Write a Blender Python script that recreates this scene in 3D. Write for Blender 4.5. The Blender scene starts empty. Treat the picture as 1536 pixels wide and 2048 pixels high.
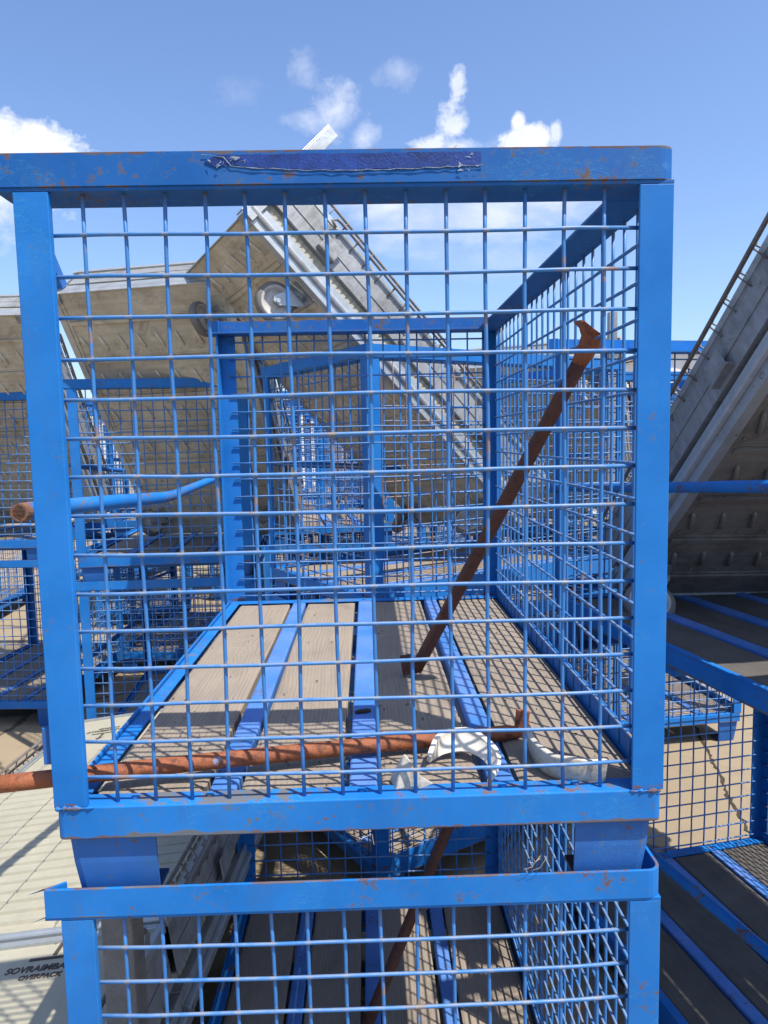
import bpy, math, random
from mathutils import Vector, Matrix
R = math.radians
random.seed(7)
scene = bpy.context.scene
COL = scene.collection

# ------------------------------------------------------------------ camera
G = 1.88                       # height of the photo's cage mesh origin above the ground
def O(x, y, z): return Vector((x, y, z + G))
cam_d = bpy.data.cameras.new('camera'); cam = bpy.data.objects.new('camera', cam_d); COL.objects.link(cam)
yaw, pitch, roll = 0.0216779, -0.0984331, -0.0206706
fwd = Vector((math.sin(yaw)*math.cos(pitch), math.cos(yaw)*math.cos(pitch), math.sin(pitch)))
rt = Vector((math.cos(yaw), -math.sin(yaw), 0)); up = rt.cross(fwd)
r2 = math.cos(roll)*rt + math.sin(roll)*up; u2 = -math.sin(roll)*rt + math.cos(roll)*up
M = Matrix((r2, u2, -fwd)).transposed().to_4x4(); M.translation = O(0.34395, -0.9326, -0.25921)
cam.matrix_world = M
cam_d.sensor_fit = 'HORIZONTAL'; cam_d.sensor_width = 36.0; cam_d.lens = 36.0*1454.93/1536
cam_d.clip_start = 0.05; cam_d.clip_end = 3000
scene.camera = cam

# ------------------------------------------------------------------ sun, sky, exposure
TS = Vector((0.40, -0.36, 1.0)).normalized()
sun_el = math.asin(TS.z); sun_az = math.atan2(TS.x, TS.y)
sd = bpy.data.lights.new('sun', 'SUN'); sd.energy = 5.0; sd.angle = R(0.5); sd.color = (1.0, 0.95, 0.87)
sun = bpy.data.objects.new('sun', sd); COL.objects.link(sun)
sun.rotation_euler = (-TS).to_track_quat('-Z', 'Y').to_euler()
scene.view_settings.view_transform = 'Standard'; scene.view_settings.look = 'None'
scene.view_settings.exposure = 0.54; scene.view_settings.gamma = 1.0

class NT:
    """small node-tree builder"""
    def __init__(s, tree): s.t = tree; s.n = tree.nodes; s.l = tree.links
    def add(s, typ, **k):
        nd = s.n.new(typ)
        for a, b in k.items(): setattr(nd, a, b)
        return nd
    def put(s, sock, v):
        if hasattr(v, 'is_linked') or hasattr(v, 'links'): s.l.new(v, sock)
        else: sock.default_value = v
    def math(s, op, a, b=0.0, c=0.0, clamp=False):
        nd = s.add('ShaderNodeMath', operation=op, use_clamp=clamp)
        s.put(nd.inputs[0], a); s.put(nd.inputs[1], b); s.put(nd.inputs[2], c)
        return nd.outputs[0]
    def noise(s, vec, scale, detail=4, rough=0.55, dist=0.0):
        nd = s.add('ShaderNodeTexNoise'); s.l.new(vec, nd.inputs['Vector'])
        nd.inputs['Scale'].default_value = scale; nd.inputs['Detail'].default_value = detail
        nd.inputs['Roughness'].default_value = rough; nd.inputs['Distortion'].default_value = dist
        return nd.outputs['Fac']
    def ramp(s, fac, a, b, ca=(0,0,0,1), cb=(1,1,1,1)):
        nd = s.add('ShaderNodeValToRGB'); s.put(nd.inputs[0], fac)
        e = nd.color_ramp.elements; e[0].position = a; e[1].position = b; e[0].color = ca; e[1].color = cb
        return nd.outputs['Color']
    def mix(s, fac, a, b, blend='MIX'):
        nd = s.add('ShaderNodeMix', data_type='RGBA', blend_type=blend)
        s.put(nd.inputs[0], fac); s.put(nd.inputs[6], a); s.put(nd.inputs[7], b)
        return nd.outputs[2]
    def mapping(s, vec, scale=(1,1,1), loc=(0,0,0), rot=(0,0,0)):
        nd = s.add('ShaderNodeMapping'); s.l.new(vec, nd.inputs[0])
        nd.inputs['Location'].default_value = loc; nd.inputs['Rotation'].default_value = rot; nd.inputs['Scale'].default_value = scale
        return nd.outputs[0]
    def sep(s, vec):
        nd = s.add('ShaderNodeSeparateXYZ'); s.l.new(vec, nd.inputs[0]); return nd.outputs

world = bpy.data.worlds.new('World'); scene.world = world; world.use_nodes = True
w = NT(world.node_tree); w.n.clear()
wo = w.add('ShaderNodeOutputWorld'); bg = w.add('ShaderNodeBackground')
sky = w.add('ShaderNodeTexSky', sky_type='NISHITA'); sky.sun_disc = False
sky.sun_elevation = sun_el; sky.sun_rotation = sun_az
sky.air_density = 1.0; sky.dust_density = 1.6; sky.ozone_density = 2.5; sky.altitude = 100
wtc = w.add('ShaderNodeTexCoord').outputs['Generated']
# drifting cumulus: noise broken puffs around real sky directions (azimuth deg from +Y, elevation deg, radii deg, strength)
def vdir(az, el):
    return Vector((math.sin(R(az))*math.cos(R(el)), math.cos(R(az))*math.cos(R(el)), math.sin(R(el))))
cl_n = w.math('ADD', w.math('MULTIPLY', w.noise(w.mapping(wtc, (1, 1, 1.4)), 15.0, 9, 0.62, 0.3), .6), w.math('MULTIPLY', w.noise(wtc, 46.0, 9, 0.66, 0.2), .4))
cl_s = w.noise(w.mapping(wtc, (1, 1, 2.2)), 7.0, 6, 0.60, 0.2)
cloud = None
sx, sy, sz = w.sep(wtc)
az = w.math('MULTIPLY', w.math('ARCTAN2', sx, sy), 57.2958)
el = w.math('MULTIPLY', w.math('ARCSINE', sz), 57.2958)
def puff(a, e, ra, re, soft, dens, amp):
    dx = w.math('DIVIDE', w.math('SUBTRACT', az, a), ra)
    dy = w.math('DIVIDE', w.math('SUBTRACT', el, e), re)
    d = w.math('SQRT', w.math('ADD', w.math('MULTIPLY', dx, dx), w.math('MULTIPLY', dy, dy)))
    nz = w.math('MULTIPLY', w.math('SUBTRACT', cl_n if amp > 0 else cl_s, 0.5), abs(amp)*(2.0 if amp > 0 else 1.3))
    m = w.math('DIVIDE', w.math('ADD', w.math('SUBTRACT', 1.0, d), nz), soft*1.35, clamp=True)
    return w.math('MULTIPLY', w.math('SMOOTH_MIN', m, 1.0, 0.2), dens)
PUFFS = [(-23.5, 19.4, 4.6, 2.4, .35, 1.0, 1.6), (-26, 17.5, 6, 3.0, .5, .9, 1.8), (-25.5, 15.3, 3, 1.8, .8, .6, 1.8),
         (-1.6, 23.3, 2.2, 2.0, .8, .72, 1.6), (-3.4, 22.6, 2.3, .9, .9, .5, 1.8), (0.2, 21.7, 1.2, 1.2, .8, .6, 1.6),
         (7.4, 24.4, .8, 1.3, .4, .75, 2.2), (7.0, 22.4, 1.4, 1.6, .5, .8, 2.2), (5.4, 21.0, 1.6, .8, .5, .8, 2.0), (7.6, 20.9, 2.2, .7, .6, .7, 2.0),
         (12.2, 20.8, 2.3, 1.25, .2, 1.0, 1.0), (11.8, 21.9, .7, .8, .3, 1.0, 1.0), (14.5, 21.2, .5, .75, .4, .75, 1.2),
         (-4.2, 25.6, 1.3, 1.4, 1.3, .42, 2.6), (3.0, 25.4, 1.8, 1.1, 1.3, .42, 2.2), (-8.8, 24.0, 1.8, 1.0, 1.6, .18, 2.4),
         (8.5, 16.2, 9.0, 3.4, 1.1, .72, -3.2), (3.0, 17.4, 4.5, 1.8, .9, .7, -3.0), (13.5, 17.6, 4.0, 1.6, .6, .85, -2.4), (9.5, 13.2, 6, 1.8, 1.4, .4, -3.0),
         (48, 20, 9, 4, .8, .8, -2.5), (-45, 22, 12, 5, .7, .8, -2.5), (60, 30, 14, 7, .8, .8, -2.5), (-80, 25, 15, 6, .8, .8, -2.5), (170, 30, 20, 8, .9, .6, -2.5)]
tot = None
for p in PUFFS:
    m = puff(*p)
    tot = m if tot is None else w.math('MAXIMUM', tot, m)
ccol = w.mix(w.ramp(cl_n, .32, .68), (4.9, 5.3, 6.4, 1), (6.7, 6.8, 7.1, 1))
skyb = w.mix(1.0, sky.outputs[0], (1.04, 1.13, 1.31, 1), 'MULTIPLY')
scol = w.mix(tot, skyb, ccol)
w.l.new(scol, bg.inputs['Color']); bg.inputs['Strength'].default_value = 0.123
w.l.new(bg.outputs[0], wo.inputs[0])

# ------------------------------------------------------------------ materials
def new_mat(name):
    m = bpy.data.materials.new(name); m.use_nodes = True
    t = NT(m.node_tree); t.n.clear()
    out = t.add('ShaderNodeOutputMaterial'); b = t.add('ShaderNodeBsdfPrincipled'); t.l.new(b.outputs[0], out.inputs[0])
    tc = t.add('ShaderNodeTexCoord')
    return m, t, b, tc
def bump(t, b, h, strength, dist=0.002):
    nd = t.add('ShaderNodeBump'); nd.inputs['Strength'].default_value = strength; nd.inputs['Distance'].default_value = dist
    t.put(nd.inputs['Height'], h); t.l.new(nd.outputs[0], b.inputs['Normal'])
BLUE = (0.006, 0.146, 0.48, 1)
RUST = (0.115, 0.048, 0.024, 1)
def blue_mat(name, rust=0.30, bands=(), base=BLUE, rough=0.42, tape=False, fade=1.0):
    m, t, b, tc = new_mat(name); v = tc.outputs['Object']
    oi = t.add('ShaderNodeObjectInfo').outputs['Random']
    off = t.add('ShaderNodeVectorMath', operation='ADD'); t.l.new(v, off.inputs[0])
    cmb = t.add('ShaderNodeCombineXYZ'); t.put(cmb.inputs[0], t.math('MULTIPLY', oi, 37.0)); t.put(cmb.inputs[1], t.math('MULTIPLY', oi, 11.0)); t.l.new(cmb.outputs[0], off.inputs[1])
    vv = off.outputs[0]
    n1 = t.noise(vv, 6, 5, .6); n2 = t.noise(vv, 45, 6, .7); n3 = t.noise(vv, 160, 4, .7)
    lo = tuple(c*0.82 for c in base[:3]) + (1,); hi = (base[0]*2.6, base[1]*1.16, base[2]*1.05, 1)
    col = t.mix(t.ramp(n1, .3, .7), lo, hi)
    col = t.mix(t.math('MULTIPLY', t.ramp(n2, .62, .72), .35*fade), col, (0.075, 0.215, 0.44, 1))      # chalky fading
    # teal scratches through to the undercoat
    sc = t.noise(t.mapping(vv, (9, 9, 60), rot=(.3, .5, .2)), 4.0, 3, .6, 2.2)
    line = t.math('LESS_THAN', t.math('ABSOLUTE', t.math('SUBTRACT', sc, .5)), .006)
    scm = t.math('MULTIPLY', line, t.math('GREATER_THAN', t.noise(vv, 9, 2, .5), .60))
    col = t.mix(t.math('MULTIPLY', scm, .7), col, (0.08, 0.33, 0.48, 1))
    # rust spots
    n4 = t.noise(vv, 85, 5, .72); n13 = t.noise(vv, 13, 4, .6)
    spots = t.math('GREATER_THAN', t.math('ADD', t.math('MULTIPLY', n4, .62), t.math('MULTIPLY', n13, .38)), 0.600 - .04*rust)
    mask = spots
    z = t.sep(v)[2]
    for zc, wd, am in bands:
        d = t.math('SUBTRACT', 1.0, t.math('DIVIDE', t.math('ABSOLUTE', t.math('SUBTRACT', z, zc)), wd), clamp=True)
        bm = t.math('GREATER_THAN', t.math('ADD', t.math('MULTIPLY', d, .32), t.math('ADD', t.math('MULTIPLY', n1, .5), t.math('MULTIPLY', n2, .45))), .845 - am)
        bm = t.math('MULTIPLY', bm, t.math('GREATER_THAN', d, .02))
        mask = t.math('MAXIMUM', mask, bm)
    rc = t.mix(n3, RUST, (0.14, 0.085, 0.050, 1))
    rc = t.mix(t.math('MULTIPLY', t.ramp(n1, .50, .62), .6), rc, (0.13, 0.15, 0.12, 1))
    halo = t.ramp(t.math('ADD', t.math('MULTIPLY', n4, .62), t.math('MULTIPLY', n13, .38)), .545 - .04*rust, .60 - .04*rust)
    col = t.mix(t.math('MULTIPLY', halo, .35), col, (0.10, 0.13, 0.15, 1))
    col = t.mix(t.math('MULTIPLY', t.ramp(t.noise(t.mapping(vv, (1, 1, .35)), 11, 6, .7), .52, .70), .28), col, (0.06, 0.11, 0.17, 1))
    col = t.mix(t.math('MULTIPLY', mask, .85), col, rc)
    t.l.new(col, b.inputs['Base Color'])
    t.put(b.inputs['Roughness'], t.math('ADD', t.math('MULTIPLY', mask, .4), t.math('ADD', rough+.04, t.math('MULTIPLY', n2, .16))))
    t.put(b.inputs['Specular IOR Level'], .24)
    bump(t, b, t.math('ADD', t.math('MULTIPLY', n2, .5), t.math('ADD', t.math('MULTIPLY', n3, .25), t.math('MULTIPLY', mask, .5))), .22, .0012)
    return m
M_RIM = blue_mat('blue_paint_rim', -.2, ((.985, .008, .05), (.945, .007, .03)))
M_RIM_DARK = blue_mat('darker_blue_rim', .25, ((.985, .011, .10), (.945, .007, .05)), base=(0.005, 0.095, 0.34, 1))  # rim paint with a deeper blue base and heavier rust bands
M_FRAME = blue_mat('blue_paint_frame', .0, ((.111, .012, .14), (.156, .007, .04)))
M_POST = blue_mat('blue_paint_post', -.8, ((.160, .028, .10),))
M_FOOT = blue_mat('blue_paint_foot', -.4, ((.0, .02, .12),), base=(0.013, 0.115, 0.39, 1))
M_STRIP = blue_mat('blue_paint_strip', .05, (), base=(0.045, 0.185, 0.50, 1), rough=.42)
M_TUBE = blue_mat('blue_paint_tube', .8)
def wire_mat(name, rust, cross=False):
    m, t, b, tc = new_mat(name); v = tc.outputs['Object']
    oi = t.add('ShaderNodeObjectInfo').outputs['Random']
    cmb = t.add('ShaderNodeCombineXYZ'); t.put(cmb.inputs[0], t.math('MULTIPLY', oi, 23.0)); t.put(cmb.inputs[2], t.math('MULTIPLY', oi, 7.0))
    off = t.add('ShaderNodeVectorMath', operation='ADD'); t.l.new(v, off.inputs[0]); t.l.new(cmb.outputs[0], off.inputs[1]); vv = off.outputs[0]
    n1 = t.noise(vv, 5, 3, .6); n2 = t.noise(vv, 28, 5, .65); n3 = t.noise(vv, 140, 3, .6)
    nz = t.sep(t.add('ShaderNodeNewGeometry').outputs['Normal'])[2]
    col = t.mix(n1, (0.016, 0.125, 0.38, 1), (0.045, 0.19, 0.45, 1))
    # dust and worn paint settle on the upper side of the rods
    top = t.math('MULTIPLY', t.ramp(nz, .25, .7), t.ramp(n2, .36, .54))
    col = t.mix(t.math('MULTIPLY', top, .50), col, (0.25, 0.26, 0.25, 1))
    rm = t.ramp(t.math('ADD', t.math('MULTIPLY', n1, .55), t.math('MULTIPLY', n2, .45)), .60 - rust, .64 - rust)
    col = t.mix(t.math('MULTIPLY', rm, .85), col, t.mix(n3, (0.15, 0.075, 0.04, 1), (0.30, 0.21, 0.13, 1)))
    if cross:                                      # bare, tan weld spots where the front rods cross
        ox, oy, oz = t.sep(v)
        fx = t.math('ABSOLUTE', t.math('SUBTRACT', t.math('FRACT', t.math('ADD', t.math('DIVIDE', t.math('SUBTRACT', ox, .08), .05), .5)), .5))
        fz = t.math('ABSOLUTE', t.math('SUBTRACT', t.math('FRACT', t.math('ADD', t.math('DIVIDE', t.math('SUBTRACT', oz, .19), .05), .5)), .5))
        near = t.math('MULTIPLY', t.math('LESS_THAN', fx, .085), t.math('LESS_THAN', fz, .085))
        near = t.math('MULTIPLY', near, t.ramp(t.math('ADD', t.math('MULTIPLY', n2, .6), t.math('MULTIPLY', n3, .4)), .40, .56))
        col = t.mix(t.math('MULTIPLY', near, .55), col, (0.24, 0.215, 0.165, 1))
    t.l.new(col, b.inputs['Base Color']); b.inputs['Roughness'].default_value = .5
    bump(t, b, n3, .3, .0008)
    return m
M_WIRE = wire_mat('blue_paint_wire', .0)
M_WIRE_FRONT = wire_mat('blue_paint_wire_welded', .025, True)
M_WIRE_RUSTY = wire_mat('blue_paint_wire_worn', .10)
def wood_mat(name, c1, c2, c3):
    m, t, b, tc = new_mat(name); v = tc.outputs['Object']
    oi = t.add('ShaderNodeObjectInfo').outputs['Random']
    cmb = t.add('ShaderNodeCombineXYZ'); t.put(cmb.inputs[0], t.math('MULTIPLY', oi, 31.0)); t.put(cmb.inputs[1], t.math('MULTIPLY', oi, 3.0))
    off = t.add('ShaderNodeVectorMath', operation='ADD'); t.l.new(v, off.inputs[0]); t.l.new(cmb.outputs[0], off.inputs[1]); vv = off.outputs[0]
    # curved growth rings: distance from an axis off below the plank, knots bend them
    vor = t.add('ShaderNodeTexVoronoi', feature='F1'); t.l.new(t.mapping(vv, (3.2, 1.7, 1)), vor.inputs['Vector']); vor.inputs['Scale'].default_value = 1.0
    kd = vor.outputs['Distance']
    bend = t.math('MULTIPLY', t.math('POWER', 2.718, t.math('MULTIPLY', kd, -7.0)), .10)
    warp = t.noise(t.mapping(vv, (2.0, .8, 1)), 1.6, 3, .5)
    x, y, z = t.sep(vv)
    g = t.math('ADD', t.math('ADD', x, bend), t.math('MULTIPLY', warp, .10))
    grain = t.math('SINE', t.math('MULTIPLY', t.math('ADD', g, t.math('MULTIPLY', t.noise(t.mapping(vv, (14, .5, 1)), 1.0, 2, .5), .02)), 820.0))
    fib = t.noise(t.mapping(vv, (260, 5, 60)), 1.0, 5, .65)
    blotch = t.noise(vv, 7, 5, .6)
    col = t.mix(t.ramp(blotch, .32, .68), c1, c2); col = t.mix(t.math('MULTIPLY', oi, .45), col, tuple(q*.72 for q in c1[:3]) + (1,))
    gm = t.math('ADD', t.math('MULTIPLY', t.math('ADD', grain, 1.0), .09), t.math('MULTIPLY', fib, .80))
    col = t.mix(t.math('MULTIPLY', t.ramp(gm, .42, .86), .60), col, c3)
    col = t.mix(t.math('MULTIPLY', t.ramp(t.noise(t.mapping(vv, (6, 2.2, 1)), 1.6, 7, .7, .8), .50, .66), .42), col, tuple(q*.45 for q in c1[:3]) + (1,))
    knot = t.ramp(kd, .028, .055, (1,1,1,1), (0,0,0,1))
    col = t.mix(t.math('MULTIPLY', knot, .85), col, (0.10, 0.055, 0.03, 1))
    t.l.new(col, b.inputs['Base Color']); b.inputs['Roughness'].default_value = .85; b.inputs['Specular IOR Level'].default_value = .2
    bump(t, b, t.math('SUBTRACT', gm, t.math('MULTIPLY', knot, .6)), .55, .0016)
    return m
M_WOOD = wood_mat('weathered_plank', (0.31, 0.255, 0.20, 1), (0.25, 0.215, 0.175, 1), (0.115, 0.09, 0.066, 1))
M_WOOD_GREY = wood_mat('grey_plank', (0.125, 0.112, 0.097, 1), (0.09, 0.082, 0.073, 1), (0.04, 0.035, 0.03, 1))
def rust_mat(name, c1, c2, c3):
    m, t, b, tc = new_mat(name); v = tc.outputs['Object']
    n1 = t.noise(v, 14, 5, .65); n2 = t.noise(v, 75, 6, .7); n3 = t.noise(v, 300, 3, .6)
    col = t.mix(t.ramp(n1, .3, .7), c1, c2)
    col = t.mix(t.math('MULTIPLY', t.ramp(n2, .50, .64), .8), col, c3)
    col = t.mix(t.ramp(t.noise(v, 30, 3, .5), .72, .76), col, (0.16, 0.22, 0.36, 1))
    t.l.new(col, b.inputs['Base Color']); b.inputs['Roughness'].default_value = .72
    bump(t, b, t.math('ADD', n2, t.math('MULTIPLY', n3, .5)), .8, .0015)
    return m
M_RUST = rust_mat('orange_rust', (0.30, 0.092, 0.030, 1), (0.20, 0.060, 0.024, 1), (0.07, 0.019, 0.011, 1))
M_RUST_OLD = rust_mat('dull_rust', (0.22, 0.105, 0.06, 1), (0.15, 0.07, 0.04, 1), (0.08, 0.045, 0.03, 1))
M_RUST_DARK = rust_mat('dark_rust', (0.10, 0.034, 0.019, 1), (0.072, 0.024, 0.014, 1), (0.04, 0.014, 0.009, 1))
def galv_mat(name, base, metal=.75, rough=.42, dirt=.5, dcol=(0.20, 0.165, 0.115, 1)):
    m, t, b, tc = new_mat(name); v = tc.outputs['Object']
    vor = t.add('ShaderNodeTexVoronoi'); t.l.new(v, vor.inputs['Vector']); vor.inputs['Scale'].default_value = 70
    n1 = t.noise(v, 4.5, 6, .65, .6); n2 = t.noise(v, 26, 5, .65); n4 = t.noise(t.mapping(v, (3, 22, 3)), 2, 5, .6)
    col = t.mix(t.math('MULTIPLY', t.sep(vor.outputs['Color'])[0], .3), base, tuple(c*1.25 for c in base[:3]) + (1,))
    dm = t.math('MULTIPLY', t.ramp(t.math('ADD', t.math('MULTIPLY', n1, .6), t.math('MULTIPLY', n4, .4)), .40, .66), dirt)
    col = t.mix(dm, col, dcol)
    rm = t.ramp(t.math('ADD', t.math('MULTIPLY', n1, .45), t.math('MULTIPLY', n2, .55)), .625, .655)
    n5 = t.noise(v, 9, 7, .72, 1.2)
    col = t.mix(t.math('MULTIPLY', t.ramp(n5, .50, .63), .36*min(1, dirt*1.4)), col, tuple(q*.42 for q in dcol[:3]) + (1,))
    col = t.mix(t.math('MULTIPLY', rm, .8), col, (0.075, 0.040, 0.022, 1))
    t.l.new(col, b.inputs['Base Color'])
    t.put(b.inputs['Metallic'], t.math('MULTIPLY', t.math('SUBTRACT', 1.0, t.math('MAXIMUM', dm, rm)), metal))
    t.put(b.inputs['Roughness'], t.math('ADD', rough, t.math('MULTIPLY', n2, .25)))
    bump(t, b, n1, .25, .01)
    return m
M_GALV = galv_mat('galvanised_steel', (0.42, 0.45, 0.46, 1), .7, .34, .35)
M_GALV_SHEET = galv_mat('galvanised_sheet', (0.33, 0.34, 0.345, 1), .5, .42, .75, (0.13, 0.12, 0.105, 1))
M_GRID = galv_mat('rusty_wire_steel', (0.20, 0.19, 0.18, 1), .4, .5, .8, (0.10, 0.06, 0.035, 1))
M_UNDER = galv_mat('dirty_underside_sheet', (0.52, 0.475, 0.375, 1), .1, .6, .75, (0.27, 0.225, 0.155, 1))
M_UNDER_DARK = galv_mat('shade_toned_underside_sheet', (0.19, 0.175, 0.155, 1), .15, .6, .7, (0.045, 0.038, 0.03, 1))  # shade under the tipped cart is put into this darker base, with dirt patches
M_RIB_DARK = galv_mat('shade_toned_rib_steel', (0.16, 0.15, 0.135, 1), .2, .5, .4)  # ribs toned down with the shade painted into that sheet
M_RIB = galv_mat('rib_steel', (0.58, 0.53, 0.41, 1), .1, .5, .4)
def simple(name, c, rough=.6, metal=0.0, nscale=8.0, var=.18, bs=.2):
    m, t, b, tc = new_mat(name); v = tc.outputs['Object']
    n1 = t.noise(v, nscale, 6, .62); n2 = t.noise(v, nscale*9, 4, .6)
    k = t.math('ADD', t.math('MULTIPLY', n1, .7), t.math('MULTIPLY', n2, .3))
    col = t.mix(t.ramp(k, .32, .68), tuple(x*(1-var) for x in c[:3]) + (1,), tuple(min(1, x*(1+var*.5)) for x in c[:3]) + (1,))
    t.l.new(col, b.inputs['Base Color']); b.inputs['Roughness'].default_value = rough; b.inputs['Metallic'].default_value = metal
    bump(t, b, n2, bs, .002)
    return m
M_CREAM = simple('cream_ribbed_panel', (0.375, 0.35, 0.262), .5, 0, 5, .16, .1)
M_INK = simple('stencil_ink', (0.06, 0.045, 0.04), .7, 0, 30, .5)
M_WHEEL = simple('off_white_wheel', (0.50, 0.47, 0.43), .55, 0, 20, .35)
M_TYRE = simple('grey_tyre', (0.17, 0.155, 0.14), .7, 0, 20, .3)
M_CERAMIC = simple('glazed_ceramic', (0.66, 0.62, 0.53), .2, 0, 9, .10, .03)
def cer():
    m, t, b, tc = new_mat('dirty_ceramic'); v = tc.outputs['Object']
    n1 = t.noise(v, 22, 6, .65); n2 = t.noise(v, 190, 4, .75)
    col = t.mix(t.math('MULTIPLY', t.ramp(t.math('ADD', t.math('MULTIPLY', n1, .55), t.math('MULTIPLY', n2, .45)), .48, .62), .7), (0.50, 0.465, 0.39, 1), (0.17, 0.14, 0.105, 1))
    t.l.new(col, b.inputs['Base Color']); b.inputs['Roughness'].default_value = .4
    bump(t, b, n2, .15, .001)
    return m
M_CERAMIC_DIRTY = cer()
M_BLACK = simple('black_lump', (0.03, 0.025, 0.02), .8, 0, 60, .5, .8)
M_FOIL = simple('clear_film_tape', (0.20, 0.25, 0.36), .3, .0, 60, .5, .6)
M_TAPE = simple('dark_blue_label', (0.008, 0.038, 0.21), .34, 0, 40, .6, .4)
M_WHITE = simple('white_sheeting', (0.72, 0.71, 0.68), .6, 0, 3, .12)
M_ROOF = simple('roof_panels', (0.36, 0.35, 0.33), .6, 0, 3, .2)
M_WELD = blue_mat('rusty_painted_weld', 1.6)
M_TIMBER = simple('grey_timber', (0.17, 0.165, 0.155), .9, 0, 22, .35, .8)
M_STRAW = simple('dry_straw', (0.42, 0.36, 0.27), .8, 0, 60, .3)
M_GLASS = simple('window_dark', (0.05, 0.06, 0.08), .15, 0, 3, .2, 0)
M_BARK = simple('bark', (0.10, 0.075, 0.05), .9, 0, 20, .4, .6)
M_LEAF = simple('foliage', (0.055, 0.095, 0.028), .6, 0, 1.2, .5, 0)
def ground_mat():
    m, t, b, tc = new_mat('concrete_yard'); v = tc.outputs['Object']
    n1 = t.noise(v, .7, 6, .6); n2 = t.noise(v, 9, 6, .65); n3 = t.noise(v, 120, 4, .7)
    col = t.mix(t.ramp(n1, .3, .7), (0.235, 0.182, 0.115, 1), (0.295, 0.233, 0.148, 1))
    col = t.mix(t.math('MULTIPLY', t.ramp(n2, .52, .68), .35), col, (0.175, 0.14, 0.098, 1))
    col = t.mix(t.math('MULTIPLY', t.ramp(n3, .60, .70), .5), col, (0.17, 0.13, 0.09, 1))
    wob = t.noise(v, 2.3, 6, .65)
    cm = t.add('ShaderNodeVectorMath', operation='ADD'); t.l.new(v, cm.inputs[0])
    cb = t.add('ShaderNodeCombineXYZ'); t.put(cb.inputs[0], t.math('MULTIPLY', wob, .35)); t.put(cb.inputs[1], t.math('MULTIPLY', n2, .06)); t.l.new(cb.outputs[0], cm.inputs[1])
    vor = t.add('ShaderNodeTexVoronoi', feature='DISTANCE_TO_EDGE'); t.l.new(t.mapping(cm.outputs[0], (.42, .42, .42), loc=(.35, .1, 0)), vor.inputs['Vector']); vor.inputs['Scale'].default_value = 1
    crack = t.ramp(t.math('ADD', vor.outputs['Distance'], t.math('MULTIPLY', t.math('SUBTRACT', n2, .5), .008)), .0035, .0075, (1,1,1,1), (0,0,0,1))
    col = t.mix(t.math('MULTIPLY', crack, .85), col, (0.045, 0.035, 0.025, 1))
    t.l.new(col, b.inputs['Base Color']); b.inputs['Roughness'].default_value = .9
    bump(t, b, t.math('SUBTRACT', t.math('ADD', t.math('MULTIPLY', n2, .4), t.math('MULTIPLY', n3, .4)), crack), .5, .006)
    return m
M_GROUND = ground_mat()

# ------------------------------------------------------------------ mesh helpers
class MB:
    def __init__(s): s.v = []; s.f = []
    def quad(s, *idx): s.f.append(tuple(idx))
    def box(s, x0, x1, y0, y1, z0, z1, m=None):
        b = len(s.v)
        p = [Vector(c) for c in ((x0,y0,z0),(x1,y0,z0),(x1,y1,z0),(x0,y1,z0),(x0,y0,z1),(x1,y0,z1),(x1,y1,z1),(x0,y1,z1))]
        if m is not None: p = [m @ q for q in p]
        s.v += p
        for f in ((0,3,2,1),(4,5,6,7),(0,1,5,4),(1,2,6,5),(2,3,7,6),(3,0,4,7)): s.f.append(tuple(b+i for i in f))
        return s
    def tube(s, pts, r, n=8, caps=True, flat=None):
        pts = [Vector(p) for p in pts]; b = len(s.v); k = len(pts)
        rr = r if isinstance(r, (list, tuple)) else [r]*k
        d0 = (pts[1]-pts[0]).normalized()
        ref = Vector((0,0,1)) if abs(d0.z) < .9 else Vector((1,0,0))
        a = d0.cross(ref).normalized()
        for i, p in enumerate(pts):
            d = ((pts[min(i+1,k-1)]-pts[max(i-1,0)])).normalized()
            a = (a - d*a.dot(d)).normalized(); c = d.cross(a)
            for j in range(n):
                t = 2*math.pi*j/n
                s.v.append(p + rr[i]*(math.cos(t)*a + math.sin(t)*c))
        for i in range(k-1):
            for j in range(n):
                s.f.append((b+i*n+j, b+i*n+(j+1)%n, b+(i+1)*n+(j+1)%n, b+(i+1)*n+j))
        if caps:
            s.f.append(tuple(b+j for j in range(n))[::-1]); s.f.append(tuple(b+(k-1)*n+j for j in range(n)))
        return s
    def prism(s, poly, h0, h1, m=None):
        """closed 2-D polygon (x, y) raised from z=h0 to z=h1"""
        b = len(s.v); n = len(poly)
        for h in (h0, h1):
            for x, y in poly:
                p = Vector((x, y, h)); s.v.append(m @ p if m is not None else p)
        s.f.append(tuple(b+i for i in range(n))[::-1]); s.f.append(tuple(b+n+i for i in range(n)))
        for i in range(n): s.f.append((b+i, b+(i+1)%n, b+n+(i+1)%n, b+n+i))
        return s
    def strip(s, path, nrm, t, z0, z1, m=None):
        """upright strip of thickness t along a planar path; nrm gives the inward normal at each point"""
        b = len(s.v); k = len(path)
        for (x, y), (nx, ny) in zip(path, nrm):
            for q in ((x,y,z0),(x,y,z1),(x+nx*t,y+ny*t,z1),(x+nx*t,y+ny*t,z0)):
                q = Vector(q); s.v.append(m @ q if m is not None else q)
        for i in range(k-1):
            for j in range(4):
                s.f.append((b+i*4+j, b+i*4+(j+1)%4, b+(i+1)*4+(j+1)%4, b+(i+1)*4+j))
        s.f.append((b+3,b+2,b+1,b)); e = b+(k-1)*4; s.f.append((e,e+1,e+2,e+3))
        return s
    def mesh(s, name):
        me = bpy.data.meshes.new(name); me.from_pydata([tuple(p) for p in s.v], [], s.f); me.update(); return me
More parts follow.
